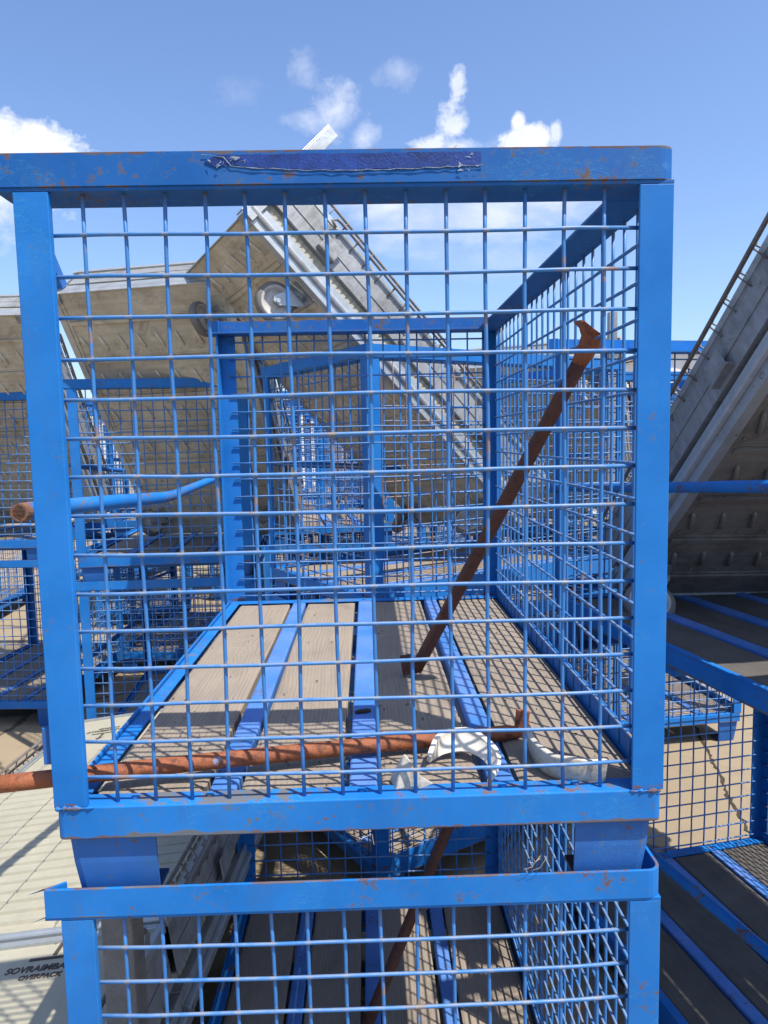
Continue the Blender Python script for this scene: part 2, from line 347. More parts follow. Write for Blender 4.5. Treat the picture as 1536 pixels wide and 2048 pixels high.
def add(name, mb, mat, parent=None, loc=None, smooth=False, bevel=0.0, mesh=None):
    me = mesh or (mb.mesh(name) if isinstance(mb, MB) else mb)
    if mat is not None and not me.materials: me.materials.append(mat)
    if smooth and mesh is None:
        for p in me.polygons: p.use_smooth = len(p.vertices) <= 4
    o = bpy.data.objects.new(name, me); COL.objects.link(o)
    if parent is not None: o.parent = parent
    if loc is not None: o.location = loc
    if bevel:
        md = o.modifiers.new('bevel', 'BEVEL'); md.width = bevel; md.segments = 2; md.limit_method = 'ANGLE'; md.angle_limit = R(40)
    return o
def tag(o, label, cat, group=None):
    o['label'] = label; o['category'] = cat
    if group: o['group'] = group
    return o
def empty(name, loc=(0,0,0), rot=(0,0,0)):
    o = bpy.data.objects.new(name, None); COL.objects.link(o); o.location = loc; o.rotation_euler = rot; o.empty_display_size = .1
    return o
def fix_normals(me):
    import bmesh
    b = bmesh.new(); b.from_mesh(me); bmesh.ops.recalc_face_normals(b, faces=b.faces); b.to_mesh(me); b.free()

# ------------------------------------------------------------------ ground
g = MB(); S = 900
g.v += [Vector(p) for p in ((-S,-S,0),(S,-S,0),(S,S,0),(-S,S,0))]; g.f.append((0,1,2,3))
go = add('ground', g, M_GROUND); go['kind'] = 'structure'

ckp = [(2.30, 3.7), (2.24, 3.4), (2.197, 3.141), (2.11, 2.855), (2.053, 2.633), (2.017, 2.462), (1.961, 2.257), (1.913, 2.097), (1.878, 1.91), (1.844, 1.762), (1.83, 1.5), (1.78, 1.1), (1.80, .6)]
rk = random.Random(3); ck = MB(); fine = []
for (xa, ya), (xb, yb) in zip(ckp, ckp[1:]):
    for i in range(7): fine.append((xa+(xb-xa)*i/7+rk.uniform(-.010, .010), ya+(yb-ya)*i/7, rk.uniform(.003, .010)))
for x, y, w_ in fine: ck.v += [Vector((x-w_, y, .003)), Vector((x+w_, y, .003))]
for i in range(len(fine)-1): ck.f.append((2*i, 2*i+2, 2*i+3, 2*i+1))
M_CRACK = simple('crack_dirt', (0.05, 0.035, 0.02), .95, 0, 40, .5)
cko = add('ground_crack', ck, M_CRACK); cko['kind'] = 'structure'

# ------------------------------------------------------------------ the stillage (wire cage), 0.81 x 1.24 x 0.985 m
WX, LY = 0.813, 1.24
def arc(cx, cy, r, a0, a1, n=5):
    return [((cx+r*math.cos(R(a0+(a1-a0)*i/n)), cy+r*math.sin(R(a0+(a1-a0)*i/n))), (-math.cos(R(a0+(a1-a0)*i/n)), -math.sin(R(a0+(a1-a0)*i/n)))) for i in range(n+1)]
def rim_mb():
    m = MB(); r = .02; x0, x1, y0, y1 = -.022, WX+.002, -.006, LY+.006
    P = [((x0+.024, y0+.021), (.6, -.6)), ((x0+.001, y0+.005), (1, -.2)), ((x0+.003, y0), (0.7, 1)), ((x0+.008, y0), (0, 1))]
    P += [((x1-r, y0), (0, 1))] + arc(x1-r, y0+r, r, -90, 0)[1:] + arc(x1-r, y1-r, r, 0, 90)
    P += [((x0+.008, y1), (0, -1)), ((x0+.003, y1), (.7, -1)), ((x0+.001, y1-.005), (1, .2)), ((x0+.024, y1-.021), (.6, .6))]
    m.strip([p for p, n in P], [n for p, n in P], .0045, .945, .985)
    # inward flanges under it
    m.box(x0+.001, x1-.002, y0+.002, .062, .9405, .9452)
    m.box(x0+.001, x1-.002, LY-.062, y1-.002, .9405, .9452)
    m.box(x1-.064, x1-.0025, .0622, LY-.0622, .9403, .945)
    return m
def frame_mb():
    m = MB(); r = .010; x0, x1, y0, y1 = 0.002, WX-.002, -.004, LY+.004
    P = [((x0+.3, y1), (0,-1))] + arc(x0+r, y1-r, r, 90, 180) + arc(x0+r, y0+r, r, 180, 270) + arc(x1-r, y0+r, r, -90, 0) + arc(x1-r, y1-r, r, 0, 90) + [((x0+.3, y1), (0, -1))]
    m.strip([p for p, n in P], [n for p, n in P], .004, .111, .155)
    m.box(x0+.005, x1-.005, y0+.001, .034, .1515, .1552)       # ledge the plank ends butt against
    m.box(x0+.005, x1-.005, LY-.034, y1-.001, .1515, .1552)
    m.box(x0+.001, x0+.005, .02, LY-.02, .1552, .1625)         # low upstands and ledges along the sides
    m.box(x1-.005, x1-.001, .02, LY-.02, .1552, .190)
    m.box(x0+.0052, x0+.031, .0345, LY-.0345, .1510, .1546)
    for x in (.20, .407, .60, .10, .70):
        for y in (.020, LY-.020): m.tube([(x, y, .1545), (x, y, .1585)], .006, 8)
    for y in (.06, .60, 1.14): m.box(x0+.006, x1-.006, y, y+.05, .090, .122)   # cross bearers
    return m
def foot_mb(sx, sy):
    """pressed cup foot at a corner, tapering down, open to the middle"""
    m = MB()
    cx0 = .010 if sx < 0 else WX-.010; dx = .118 if sx < 0 else -.106
    cy0 = .006 if sy < 0 else LY-.006; dy = .105 if sy < 0 else -.105
    t = .004
    def tri(a, b, z, s): return a + (b-a)*s
    prof = [(.112, 1.0, 0.0), (.070, 1.0, .003), (.03, .99, .008), (.0, .975, .012)]
    ux = 1 if dx > 0 else -1; uy = 1 if dy > 0 else -1
    rings = []
    for z, s, ins in prof:
        ax = cx0+ux*ins; ay = cy0+uy*ins
        ex = cx0+dx
        ring = [(ex, ay), (ax+ux*.012, ay), (ax+ux*.003, ay+uy*.003), (ax, ay+uy*.012), (ax, ay+dy*s)]
        inn = [(ex, ay+uy*t), (ax+ux*.012, ay+uy*t), (ax+ux*.007, ay+uy*.007), (ax+ux*t, ay+uy*.012), (ax+ux*t, ay+dy*s)]
        rings.append((z, ring + inn[::-1]))
    b = len(m.v); n = 10
    for z, ring in rings:
        for x, y in ring: m.v.append(Vector((x, y, z)))
    for i in range(len(rings)-1):
        for j in range(n): m.f.append((b+i*n+j, b+i*n+(j+1)%n, b+(i+1)*n+(j+1)%n, b+(i+1)*n+j))
    m.f.append(tuple(b+j for j in range(n))); m.f.append(tuple(b+(len(rings)-1)*n+j for j in range(n))[::-1])
    sgx = ux; x1 = cx0+ux*.02; x2 = cx0+dx*.9; y1 = cy0+uy*.02; y2 = cy0+dy*.9
    m.box(min(x1,x2), max(x1,x2), min(y1,y2), max(y1,y2), .0, .004)
    return m
def post_mb(k):
    m = MB(); z0, z1 = .1553, .9403
    if k == 0:    # front left: flat bar, short return
        m.box(.000, .043, -.004, .001, z0, z1); m.box(.0385, .043, .001, .007, z0, z1)
    if k == 1:    # front right: angle
        m.box(WX-.043, WX, -.004, .001, z0, z1); m.box(WX-.005, WX, .001, .042, z0, z1)
    if k == 2:    # rear right
        m.box(WX-.043, WX, LY-.001, LY+.004, z0, z1); m.box(WX-.005, WX, LY-.042, LY-.001, z0, z1)
    if k == 3:    # rear left: wide angle that carries the gate hooks
        m.box(.000, .046, LY-.001, LY+.004, z0, z1); m.box(.0, .005, LY-.050, LY-.001, z0, z1)
    return m
def rods(fixed, a0, a1, b0, b1, da, db, na, nb, plane, r, seed, n=6, gap=None, bend=False):
    """welded mesh in a plane; plane 'y' (x,z rods) or 'x' (y,z rods). fixed = offset of the long rods, verticals r*1.8 further"""
    rnd = random.Random(seed); m = MB()
    def P(a, z, off): return Vector((a, fixed+off, z)) if plane == 'y' else Vector((fixed+off, a, z))
    s = gap
    for j in range(nb):                                        # horizontals
        z = b0+db*j; k = 9; ph = rnd.uniform(0, 6)
        pts = []
        for i in range(k+1):
            u = i/k; a = a0+(a1-a0)*u
            e = .0
            if bend: e = .004*max(0, 1-u*12) + .004*max(0, 1-(1-u)*12)
            pts.append(P(a, z+.0011*math.sin(ph+u*7)+rnd.uniform(-.0007, .0007), e*s))
        m.tube(pts, r, n)
    for i in range(na):                                        # verticals
        a = a0+da+ (db*i); k = 12; ph = rnd.uniform(0, 6)
        z_lo, z_hi = b1
        pts = [P(a+.0011*math.sin(ph+u/k*9)+rnd.uniform(-.0006, .0006), z_lo+(z_hi-z_lo)*u/k, r*1.8*s) for u in range(k+1)]
        m.tube(pts, r, n)
    return m
MESH = {}
def cached(key, fn):
    if key not in MESH:
        me = fn().mesh(key); fix_normals(me); MESH[key] = me
    return MESH[key]
def part(name, key, fn, mat, parent, smooth=False, bevel=0.0, loc=None):
    first = (key, mat.name) not in MESH
    if first:
        me = fn().mesh(name); fix_normals(me); me.materials.append(mat)
        if smooth:
            for p in me.polygons: p.use_smooth = len(p.vertices) <= 4
        MESH[(key, mat.name)] = me
    return add(name, None, None, parent, loc, bevel=bevel, mesh=MESH[(key, mat.name)])
PLANKS = [(.036, .189), (.234, .381), (.431, .577), (.624, .803)]
STRIPS = [(.190, .233), (.3825, .4295), (.580, .6225)]
def plank_mb(i):
    rnd = random.Random(i+3); m = MB(); x0, x1 = PLANKS[i]; g = .0035
    n = 10; top = .1500 + rnd.uniform(-.0015, .0015)
    x0 += g*.6 + (.002 if i else 0); x1 -= g
    # subdivided so the plank is slightly cupped and worn along its edges
    ys = [.037+ (LY-.074)*k/n for k in range(n+1)]; xs = [0, .04, .5, .96, 1]
    b = len(m.v)
    for y in ys:
        for u in xs:
            e = rnd.uniform(-.0009, .0009) if u in (0, 1) else 0
            m.v.append(Vector((x0+(x1-x0)*u+e, y+(rnd.uniform(-.002,.002) if y in (ys[0], ys[-1]) else 0), top-(.0018 if u in (0,1) else 0)-.0012*(1-abs(u-.5)*2)+rnd.uniform(-.0003,.0003))))
    for y in ys:
        m.v.append(Vector((x0, y, top-.024))); m.v.append(Vector((x1, y, top-.024)))
    K = 5; B2 = b+len(ys)*K
    for k in range(n):
        for u in range(K-1): m.f.append((b+k*K+u, b+k*K+u+1, b+(k+1)*K+u+1, b+(k+1)*K+u))
        m.f.append((B2+k*2, B2+(k+1)*2, B2+(k+1)*2+1, B2+k*2+1))
        m.f.append((b+k*K, b+(k+1)*K, B2+(k+1)*2, B2+k*2)); m.f.append((b+k*K+K-1, B2+k*2+1, B2+(k+1)*2+1, b+(k+1)*K+K-1))
    m.f.append(tuple([b+u for u in range(K)][::-1]) + (B2, B2+1)); e = b+n*K; m.f.append(tuple(e+u for u in range(K)) + (B2+n*2+1, B2+n*2))
    return m
def strip_mb(i):
    m = MB(); x0, x1 = STRIPS[i]; x0 += .001+ (.005 if i == 1 else .003); x1 -= .001; r = .004; y0, y1 = .036, LY-.037; zt = .1535
    poly = [(x0, .118), (x1, .118)] + [(x1-r+r*math.cos(R(a)), zt-r+r*math.sin(R(a))) for a in (0, 30, 60, 90)] + [(x0+r+r*math.cos(R(a)), zt-r+r*math.sin(R(a))) for a in (90, 120, 150, 180)]
    mt = Matrix(((1,0,0,0),(0,0,1,0),(0,1,0,0),(0,0,0,1)))
    m.prism(poly, y0, y1, mt)
    return m
def bolt_mb():
    m = MB()
    for x in (.20, .407, .60, .10, .70):
        for y in (.020, LY-.020): m.tube([(x, y, .1551), (x, y, .1585)], .006, 8)
    return m
def bar_mb():
    """gate bar: tube hinged on the rear left post, flattened and turned up at the hinge end"""
    m = MB()
    P = [(-.004, 1.225, .530), (-.020, 1.20, .530), (-.055, 1.10, .514), (-.090, 1.0, .497), (-.105, .95, .495), (-.122, .89, .497), (-.157, .74, .503), (-.190, .60, .507), (-.211, .44, .512), (-.213, .425, .5125)]
    m.tube(P, [.008, .010, .011, .013, .0145, .0155, .0165, .0170, .0170, .0170], 16, caps=False)
    m.box(-.008, .004, 1.205, 1.236, .505, .555)
    return m
def mouth_mb():
    m = MB(); n = 18
    P = [(-.2120, .455, .5119), (-.2128, .430, .5124), (-.2135, .405, .5128)]
    m.tube(P, [.0170, .0172, .0166], n, caps=False); m.tube(P[::-1], [.0125]*3, n, caps=False)
    for j in range(n): m.f.append((2*n+j, 2*n+(j+1) % n, 3*n+(j+1) % n, 3*n+j)); 
    m.f.append(tuple(5*n+j for j in range(n)))
    return m
def bar_closed_mb():
    m = MB(); m.tube([(0, 0, 0), (0, -.03, 0), (0, -.2, .008), (0, -.6, .032), (0, -1.12, .066), (0, -1.17, .070)], [.010, .012, .013, .013, .013, .011], 14)
    m.box(-.012, .018, -.010, .012, -.02, .02)
    return m
def sticker_mb():
    """torn strip of film label on the front of the rim: dark blue film with a ragged lower edge"""
    rnd = random.Random(5); m = MB(); n = 46; x0, x1 = .235, .572
    lo = []; hi = []
    for i in range(n+1):
        u = i/n; x = x0+(x1-x0)*u
        top = .9795 if u > .05 else .9715+.008*(u/.05)
        sag = .9605 + .010*(2*u-1)**2*(1 if u < .5 else .4)
        if u < .06: sag = .9705 - .009*(u/.06)
        lo.append((x, sag+rnd.uniform(-.0009, .0009))); hi.append((x, top+rnd.uniform(-.0005, .0005)))
    b = 0
    for (xa, za), (xb, zb) in zip(lo, hi):
        m.v += [Vector((xa, -.0072, za)), Vector((xb, -.0072, zb)), Vector((xa, -.0061, za)), Vector((xb, -.0061, zb))]
    for i in range(n):
        a = i*4; c = a+4
        m.f += [(a, c, c+1, a+1), (a+2, a+3, c+3, c+2), (a, a+2, c+2, c), (a+1, c+1, c+3, a+3)]
    return m
def film_mb():
    """crinkled clear film curling off the lower edge of the label"""
    rnd = random.Random(9); m = MB()
    pts = []
    for i in range(40):
        u = i/39; x = .232+.342*u
        pts.append(Vector((x, -.0076-rnd.uniform(0, .0006),   .9595+.010*(2*u-1)**2*(1 if u < .5 else .4)+rnd.uniform(-.0007, .0007) + (.010 if u < .08 else 0))))
    m.tube(pts, [rnd.uniform(.0002, .0007) for _ in pts], 4)
    for (cx, cz, w_, h_) in ((.252, .968, .030, .010), (.275, .972, .022, .012), (.556, .963, .024, .014), (.545, .977, .038, .010)):
        for _ in range(5):
            a = Vector((cx+rnd.uniform(-w_, w_)/2, -.0080-rnd.uniform(0, .002), cz+rnd.uniform(-h_, h_)/2))
            c = a+Vector((rnd.uniform(-.008, .008), rnd.uniform(-.001, .001), rnd.uniform(-.005, .005))); e = a+Vector((rnd.uniform(-.006, .006), 0, rnd.uniform(-.004, .006)))
            b = len(m.v); m.v += [a, c, e]; m.f.append((b, b+1, b+2))
    return m
def cage(loc, deg, label, group='blue stillage cages in the yard', wire=None, bar='closed', hero=False, wood=None, tilt=(0, 0), rim_mat=None):
    wire = wire or M_WIRE; wood = wood or M_WOOD
    t = empty('stillage_cage', loc, (R(tilt[0]), R(tilt[1]), R(deg))); tag(t, label, 'wire cage', group)
    bv = .0015 if hero else 0
    rim = part('rim', 'rim', rim_mb, rim_mat or M_RIM, t, bevel=bv)
    part('base_frame', 'frame', frame_mb, M_FRAME, t, bevel=bv)
    for k in range(4): part('post', 'post%d' % k, lambda: post_mb(k), M_POST, t, bevel=bv*.8)
    for k, (a, b) in enumerate(((-1,-1), (1,-1), (1,1), (-1,1))): part('foot', 'foot%d' % k, lambda: foot_mb(a, b), M_FOOT, t)
    part('front_mesh', 'mf', lambda: rods(.0052, .022, WX-.030, .19, (.153, .944), .058, .05, 14, 15, 'y', .0026, 1, 8, 1, True), M_WIRE_FRONT if hero else wire, t, smooth=True)
    part('rear_mesh', 'mr', lambda: rods(LY-.006, .030, WX-.028, .1724, (.155, .944), .047, .05, 14, 16, 'y', .0026, 2, 6, 1), wire, t, smooth=True)
    part('side_mesh', 'ms', lambda: rods(WX-.0115, .016, LY-.016, .19, (.155, .943), .034, .05, 24, 15, 'x', .0026, 3, 6, 1), wire, t, smooth=True)
    for i in range(4): part('plank', 'plank%d' % i, lambda: plank_mb(i), wood, t)
    for i in range(3): part('floor_strip', 'strip%d' % i, lambda: strip_mb(i), M_STRIP, t)
    if bar == 'closed':
        part('gate_bar', 'barc', bar_closed_mb, M_TUBE, t, smooth=True, loc=(-.014, LY-.03, .52))
    if hero:
        rnd = random.Random(int(loc[2]*100))
        for x0, x1 in ((.002, .052), (WX-.046, WX-.004)):          # lumpy weld where the front posts meet the frame
            n = 16; P = [(x0+(x1-x0)*i/n, -.0040-.001*rnd.random(), .1548+rnd.uniform(-.0006, .0006)) for i in range(n+1)]
            add('weld_bead', MB().tube(P, [.0012+max(0, rnd.uniform(-.002, .0028)) for _ in P], 8), M_WELD, t, smooth=True)
        add('hinge_tab', MB().box(-.013, -.0005, .004, .012, .212, .262), M_FOOT, t, bevel=.001)
    return t

PI = math.pi
# ------------------------------------------------------------------ galvanised cart with castors
def castor(parent, x, y, turn, s=1.0, hub=M_WHEEL):
    """bolted plate, swivel fork and wheel hanging below the underside (negative z)"""
    t = add('castor', MB().box(-.05, .05, -.045, .045, -.006, -.0005).tube([(0,0,-.005),(0,0,-.028)], .026, 14), M_GALV, parent, (x, y, 0))
    t.rotation_euler = (0, 0, turn)
    f = MB(); c = .045; rr = .066
    for sg in (-1, 1):
        poly = [(-.035, -.026), (.035, -.026), (.060+.008, -.095), (c+.012, -.112), (c-.014, -.108), (-.030, -.045)]
        b = len(f.v)
        for yy in (sg*.026, sg*.030):
            for x_, z_ in poly: f.v.append(Vector((x_, yy, z_)))
        n = len(poly); f.f.append(tuple(b+i for i in range(n))); f.f.append(tuple(b+n+i for i in range(n))[::-1])
        for i in range(n): f.f.append((b+i, b+(i+1) % n, b+n+(i+1) % n, b+n+i))
    f.box(-.035, .035, -.030, .030, -.032, -.0255)
    f.tube([(c, -.036, -.100), (c, .036, -.100)], .008, 10)
    fix = f.mesh('fork'); fix_normals(fix); fo = add('fork', fix, M_GALV, t)
    wm = MB(); prof = [(.000, .010), (.018, .012), (.020, .008), (.046, .008), (.050, .018), (.060, .019), (.070, .016), (.075, .009), (.076, 0)]
    prof = prof + [(r_, -h) for r_, h in prof[::-1][1:]]
    n = 28
    for i, (r_, h) in enumerate(prof):
        for j in range(n):
            a = 2*math.pi*j/n; wm.v.append(Vector((c+r_*math.cos(a), h, -.100+r_*math.sin(a))))
    for i in range(len(prof)-1):
        for j in range(n): wm.f.append((i*n+j, i*n+(j+1) % n, (i+1)*n+(j+1) % n, (i+1)*n+j))
    wme = wm.mesh('wheel'); fix_normals(wme); wme.materials.append(hub); wme.materials.append(M_TYRE)
    for p in wme.polygons:
        p.use_smooth = True
        if math.hypot(p.center.x-c, p.center.z+.100) > .056: p.material_index = 1
    wh = add('wheel', wme, None, t)
    return t
def text_mesh(parent, txt, size, x, y, z, rot=0, thick=.0006):
    cu = bpy.data.curves.new('stencil', 'FONT'); cu.body = txt; cu.size = size; cu.align_x = 'CENTER'; cu.extrude = thick; cu.offset = .0006
    to = bpy.data.objects.new('tmp', cu); COL.objects.link(to)
    me = bpy.data.meshes.new_from_object(to.evaluated_get(bpy.context.evaluated_depsgraph_get())); bpy.data.objects.remove(to)
    me.materials.clear(); me.materials.append(M_INK)
    o = bpy.data.objects.new('stencil_text', me); COL.objects.link(o); o.parent = parent; o.location = (x, y, z); o.rotation_euler = (0, 0, rot)
    return o
def cart(loc, euler, label, W=.82, L=1.5, turns=(.5, 2.4, 1.2, -.6), seed=1, deck=True, grids=(1, 1), castors=(1, 1, 1, 1), posts=False, text=False, dark=False, face=None, ribs=None, cy2=.16, ci=.10, T=.25, group='galvanised carts lying among the cages'):
    rnd = random.Random(seed)
    t = empty('metal_cart', loc); t.rotation_mode = 'YXZ'; t.rotation_euler = euler
    tag(t, label, 'cart', group)
    # underside: pressed sheet, seams across, short ribs along
    m = MB(); m.box(.004, W-.004, .004, L-.004, .001, .004)
    y = .10; rows = []
    while y < L-.05:
        m.box(.045, W-.045, y, y+.016, -.0085, .0012); m.box(.045, W-.045, y+.022, y+.027, -.003, .0012); rows.append(y); y += .192
    m.box(.006, .046, .006, L-.006, -.003, .0011); m.box(W-.046, W-.006, .006, L-.006, -.003, .0011)
    nf = len(m.f); r = m
    for k, y0 in enumerate(rows):
        n = int((W-.14)/.092)
        for i in range(n+1):
            x = .075+i*.092+(.03 if k % 2 else 0)
            if x > W-.06: continue
            sk = .012
            yy = y0+.062+rnd.uniform(-.003, .003)
            if yy+.08 > L-.02: continue
            r.tube([(x-sk, yy, .0015), (x-sk*.8, yy+.008, -.0025), (x+sk*.8, yy+.066, -.0025), (x+sk, yy+.074, .0015)], [.003, .0066, .0066, .003], 8)
            r.tube([(x+sk+.003, yy-.018, .0012), (x+sk+.003, yy-.018, -.0028)], .005, 8)
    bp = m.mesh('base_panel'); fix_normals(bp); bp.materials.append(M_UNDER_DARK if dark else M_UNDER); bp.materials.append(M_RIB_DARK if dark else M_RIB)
    for p in bp.polygons[nf:]: p.material_index = 1; p.use_smooth = len(p.vertices) <= 4
    add('base_panel', bp, None, t)
    # base beams: channel sides
    for x0, x1, xi in ((0, .0045, .03), (W-.0045, W, W-.03)):
        b = MB(); b.box(x0, x1, -.001, L+.001, -.006, .072)
        xa, xb = min(xi, (x0+x1)/2), max(xi, (x0+x1)/2)
        b.box(xa, xb, 0, L, .068, .0725); b.box(xa, xb, 0, L, -.0065, -.0035)
        b.tube([((x0+x1)/2+(-.004 if x0 == 0 else .004), .0, .034), ((x0+x1)/2+(-.004 if x0 == 0 else .004), L, .034)], .012, 10)
        add('side_beam', b, M_GALV, t, bevel=.001)
    for y0, y1 in ((-.004, .002), (L-.002, L+.004)):
        b = MB(); b.box(.005, W-.005, y0, y1, -.005, .075); b.box(.0055, W-.0055, min(y0, y1)-.001, max(y0, y1)+.001, .026, .040)
        add('end_beam', b, M_GALV, t, bevel=.001)
    for x0 in (-.004, W-.046):
        for y0 in (-.006, L-.044):
            add('corner_bracket', MB().box(x0, x0+.05, y0, y0+.05, -.012, .012).box(x0+.001, x0+.049, y0+.001, y0+.049, .060, .084), M_GALV_SHEET, t, bevel=.002)
    # cream layer recessed between base and folded walls, with shallow ribs
    cm = MB(); cm.box(.022, W-.022, .012, L-.012, .0735, T-.135)
    k = int((L-.05)/.024)
    for i in range(k):
        yy = .025+i*.024
        cm.box(.019, .0221, yy, yy+.015, .078, T-.139); cm.box(W-.0221, W-.019, yy, yy+.015, .078, T-.139)
    add('cream_core', cm, M_CREAM, t)
    # folded side walls: galvanised sheet with lips, hinge lugs and seams
    for sx in (0, 1):
        sgn = -1 if sx == 0 else 1; xo = 0.0 if sx == 0 else W
        b = MB()
        def bx(a0, a1, y0, y1, z0, z1): b.box(min(xo+sgn*a0, xo+sgn*a1), max(xo+sgn*a0, xo+sgn*a1), y0, y1, z0, z1)
        bx(-.006, -.002, .01, L-.01, T-.134, T-.004); bx(-.030, -.0061, .01, L-.01, T-.1345, T-.130); bx(-.03, -.0061, .01, L-.01, T-.008, T-.0038)
        bx(-.0021, .0012, .012, L-.012, T-.082, T-.078)
        for yy in (.22*L, .52*L, .80*L):
            bx(-.0019, .020, yy, yy+.085, T-.120, T-.116); bx(.017, .020, yy+.004, yy+.081, T-.1159, T-.060)
        wp = add('side_wall', b, M_GALV_SHEET, t, bevel=.0012)
    for y0 in (.004, L-.010):
        add('end_wall', MB().box(.031, W-.031, y0, y0+.005, T-.134, T-.004).box(.035, W-.035, y0-.002, y0+.007, T-.075, T-.066), M_GALV_SHEET, t)
    # wire grids standing off the folded walls
    for sx in (0, 1):
        if not grids[sx]: continue
        sgn = -1 if sx == 0 else 1; xo = 0.0 if sx == 0 else W
        g_ = MB(); h0 = T+.006; h1 = T+.052
        def rail(zz, xx, ya, yb):
            q = [(xo+sgn*xx, ya+.03, T-.02), (xo+sgn*xx, ya+.004, zz-.022), (xo+sgn*xx, ya+.014, zz-.004), (xo+sgn*xx, ya+.034, zz)]
            q += [(xo+sgn*xx, yb-.034, zz), (xo+sgn*xx, yb-.014, zz-.004), (xo+sgn*xx, yb-.004, zz-.022), (xo+sgn*xx, yb-.03, T-.02)]
            g_.tube(q, .0055, 8)
        rail(T+.050, -.010, .02, L-.06); rail(T+.012, .020, .10, L-.22)
        yy = .08
        while yy < L-.1:
            g_.tube([(xo+sgn*-.010, yy, T+.050), (xo+sgn*.004, yy, T+.020), (xo-sgn*.020, yy, T-.006)], .0024, 6)
            if .12 < yy < L-.26: g_.tube([(xo+sgn*.020, yy, T+.012), (xo+sgn*.0, yy, T-.030)], .0024, 6)
            yy += .072
        add('wire_grid', g_, M_GRID, t, smooth=True)
    if deck:
        d = MB(); d.box(.012, W-.012, .012, L-.012, T-.003, T)
        y0, y1 = ribs or (.05, L-.05)
        n = int((y1-y0)/.045)
        for i in range(n):
            yy = y0+i*.045
            b0 = len(d.v); xa, xb = .03, W-.03
            for xx in (xa, xb):
                d.v += [Vector((xx, yy, T-.0005)), Vector((xx, yy+.004, T+.0085)), Vector((xx, yy+.035, T+.0080)), Vector((xx, yy+.039, T-.0005))]
            d.f += [(b0, b0+1, b0+2, b0+3), (b0+7, b0+6, b0+5, b0+4), (b0, b0+4, b0+5, b0+1), (b0+1, b0+5, b0+6, b0+2), (b0+2, b0+6, b0+7, b0+3)]
        dm = d.mesh('deck'); fix_normals(dm); dk = add('deck', dm, M_CREAM, t)
        e = MB()
        e.box(-.001, .014, -.001, L+.001, T-.012, T+.009); e.box(W-.014, W+.001, -.001, L+.001, T-.012, T+.009)
        e.tube([(.022, .0, T+.004), (.022, L, T+.004)], .005, 8)
        e.box(.0145, W-.0145, -.003, .012, T-.014, T+.0085); e.box(.0145, W-.0145, L-.012, L+.003, T-.014, T+.0085)
        e.tube([(.015, -.012, T-.012), (W-.015, -.012, T-.012)], .011, 12); e.tube([(.015, .006, T+.006), (W-.015, .006, T+.006)], .009, 12)
        add('deck_edging', e, M_GALV, t, bevel=.001)
        wl = MB(); 
        for i in range(5):
            xx = .10+i*.185
            if xx+.16 < W: wl.tube([(xx, .03, T+.0105), (xx+.0, L-(.31 if text else .06), T+.0105)], .0012, 6)
        add('deck_wires', wl, M_GALV_SHEET, t)
        if text:
            # arrow, base bar and two lines of lettering
            def mark(cx, base, s_, sc=1.0):
                rot = 0 if s_ > 0 else math.pi
                text_mesh(dk, 'OVERPACK', .030*sc, cx, base, T+.0006, rot); text_mesh(dk, 'SOVRAIMBALLO', .040*sc, cx, base+s_*.038*sc, T+.0006, rot)
                a = MB(); yb = base+s_*.092*sc
                def q(x0, x1, a0, a1): a.box(x0, x1, min(yb+s_*a0*sc, yb+s_*a1*sc), max(yb+s_*a0*sc, yb+s_*a1*sc), T+.0002, T+.0012)
                q(cx-.085*sc, cx+.085*sc, 0, .013); q(cx-.008*sc, cx+.008*sc, .020, .092)
                yt = yb+s_*.118*sc; b_ = len(a.v)
                poly = [(cx, yt), (cx-.030*sc, yt-s_*.040*sc), (cx-.0085*sc, yt-s_*.0265*sc), (cx+.0085*sc, yt-s_*.0265*sc), (cx+.030*sc, yt-s_*.040*sc)]
                a.prism(poly if s_ > 0 else poly[::-1], T+.0003, T+.0013)
                am = a.mesh('arrow_mark'); fix_normals(am); add('arrow_mark', am, M_INK, dk)
            for mk in text: mark(*mk)
    if posts:
        p = MB(); p.box(-.010, .048, L+.010, L+.016, -.004, .50); p.box(-.010, -.004, L-.036, L+.0099, -.004, .50); p.box(-.0039, .048, L-.036, L-.030, .30, .50)
        add('corner_post', p, M_GALV, t, bevel=.0015)
        # bent loose bar at the far corner
        p = MB(); p.tube([(W-.02, L-.02, .02), (W+.06, L+.02, .05), (W+.19, L-.02, .07)], .007, 8)
        add('bent_rod', p, M_GALV_SHEET, t, smooth=True)
    cs = ((ci, .12), (W-ci, .12), (ci, L-cy2), (W-ci, L-.16))
    bpy.context.view_layer.update(); inv = t.matrix_world.inverted()
    for k, (x, y) in enumerate(cs):
        if not castors[k]: continue
        tn = turns[k]
        if face is not None and k in face:                   # swivelled so that the flat of the wheel shows
            v = inv @ O(.34, -.93, -.26) - Vector((x, y, 0)); tn = math.atan2(v.y, v.x) - PI/2 + face[k]
        castor(t, x, y, tn)
    return t

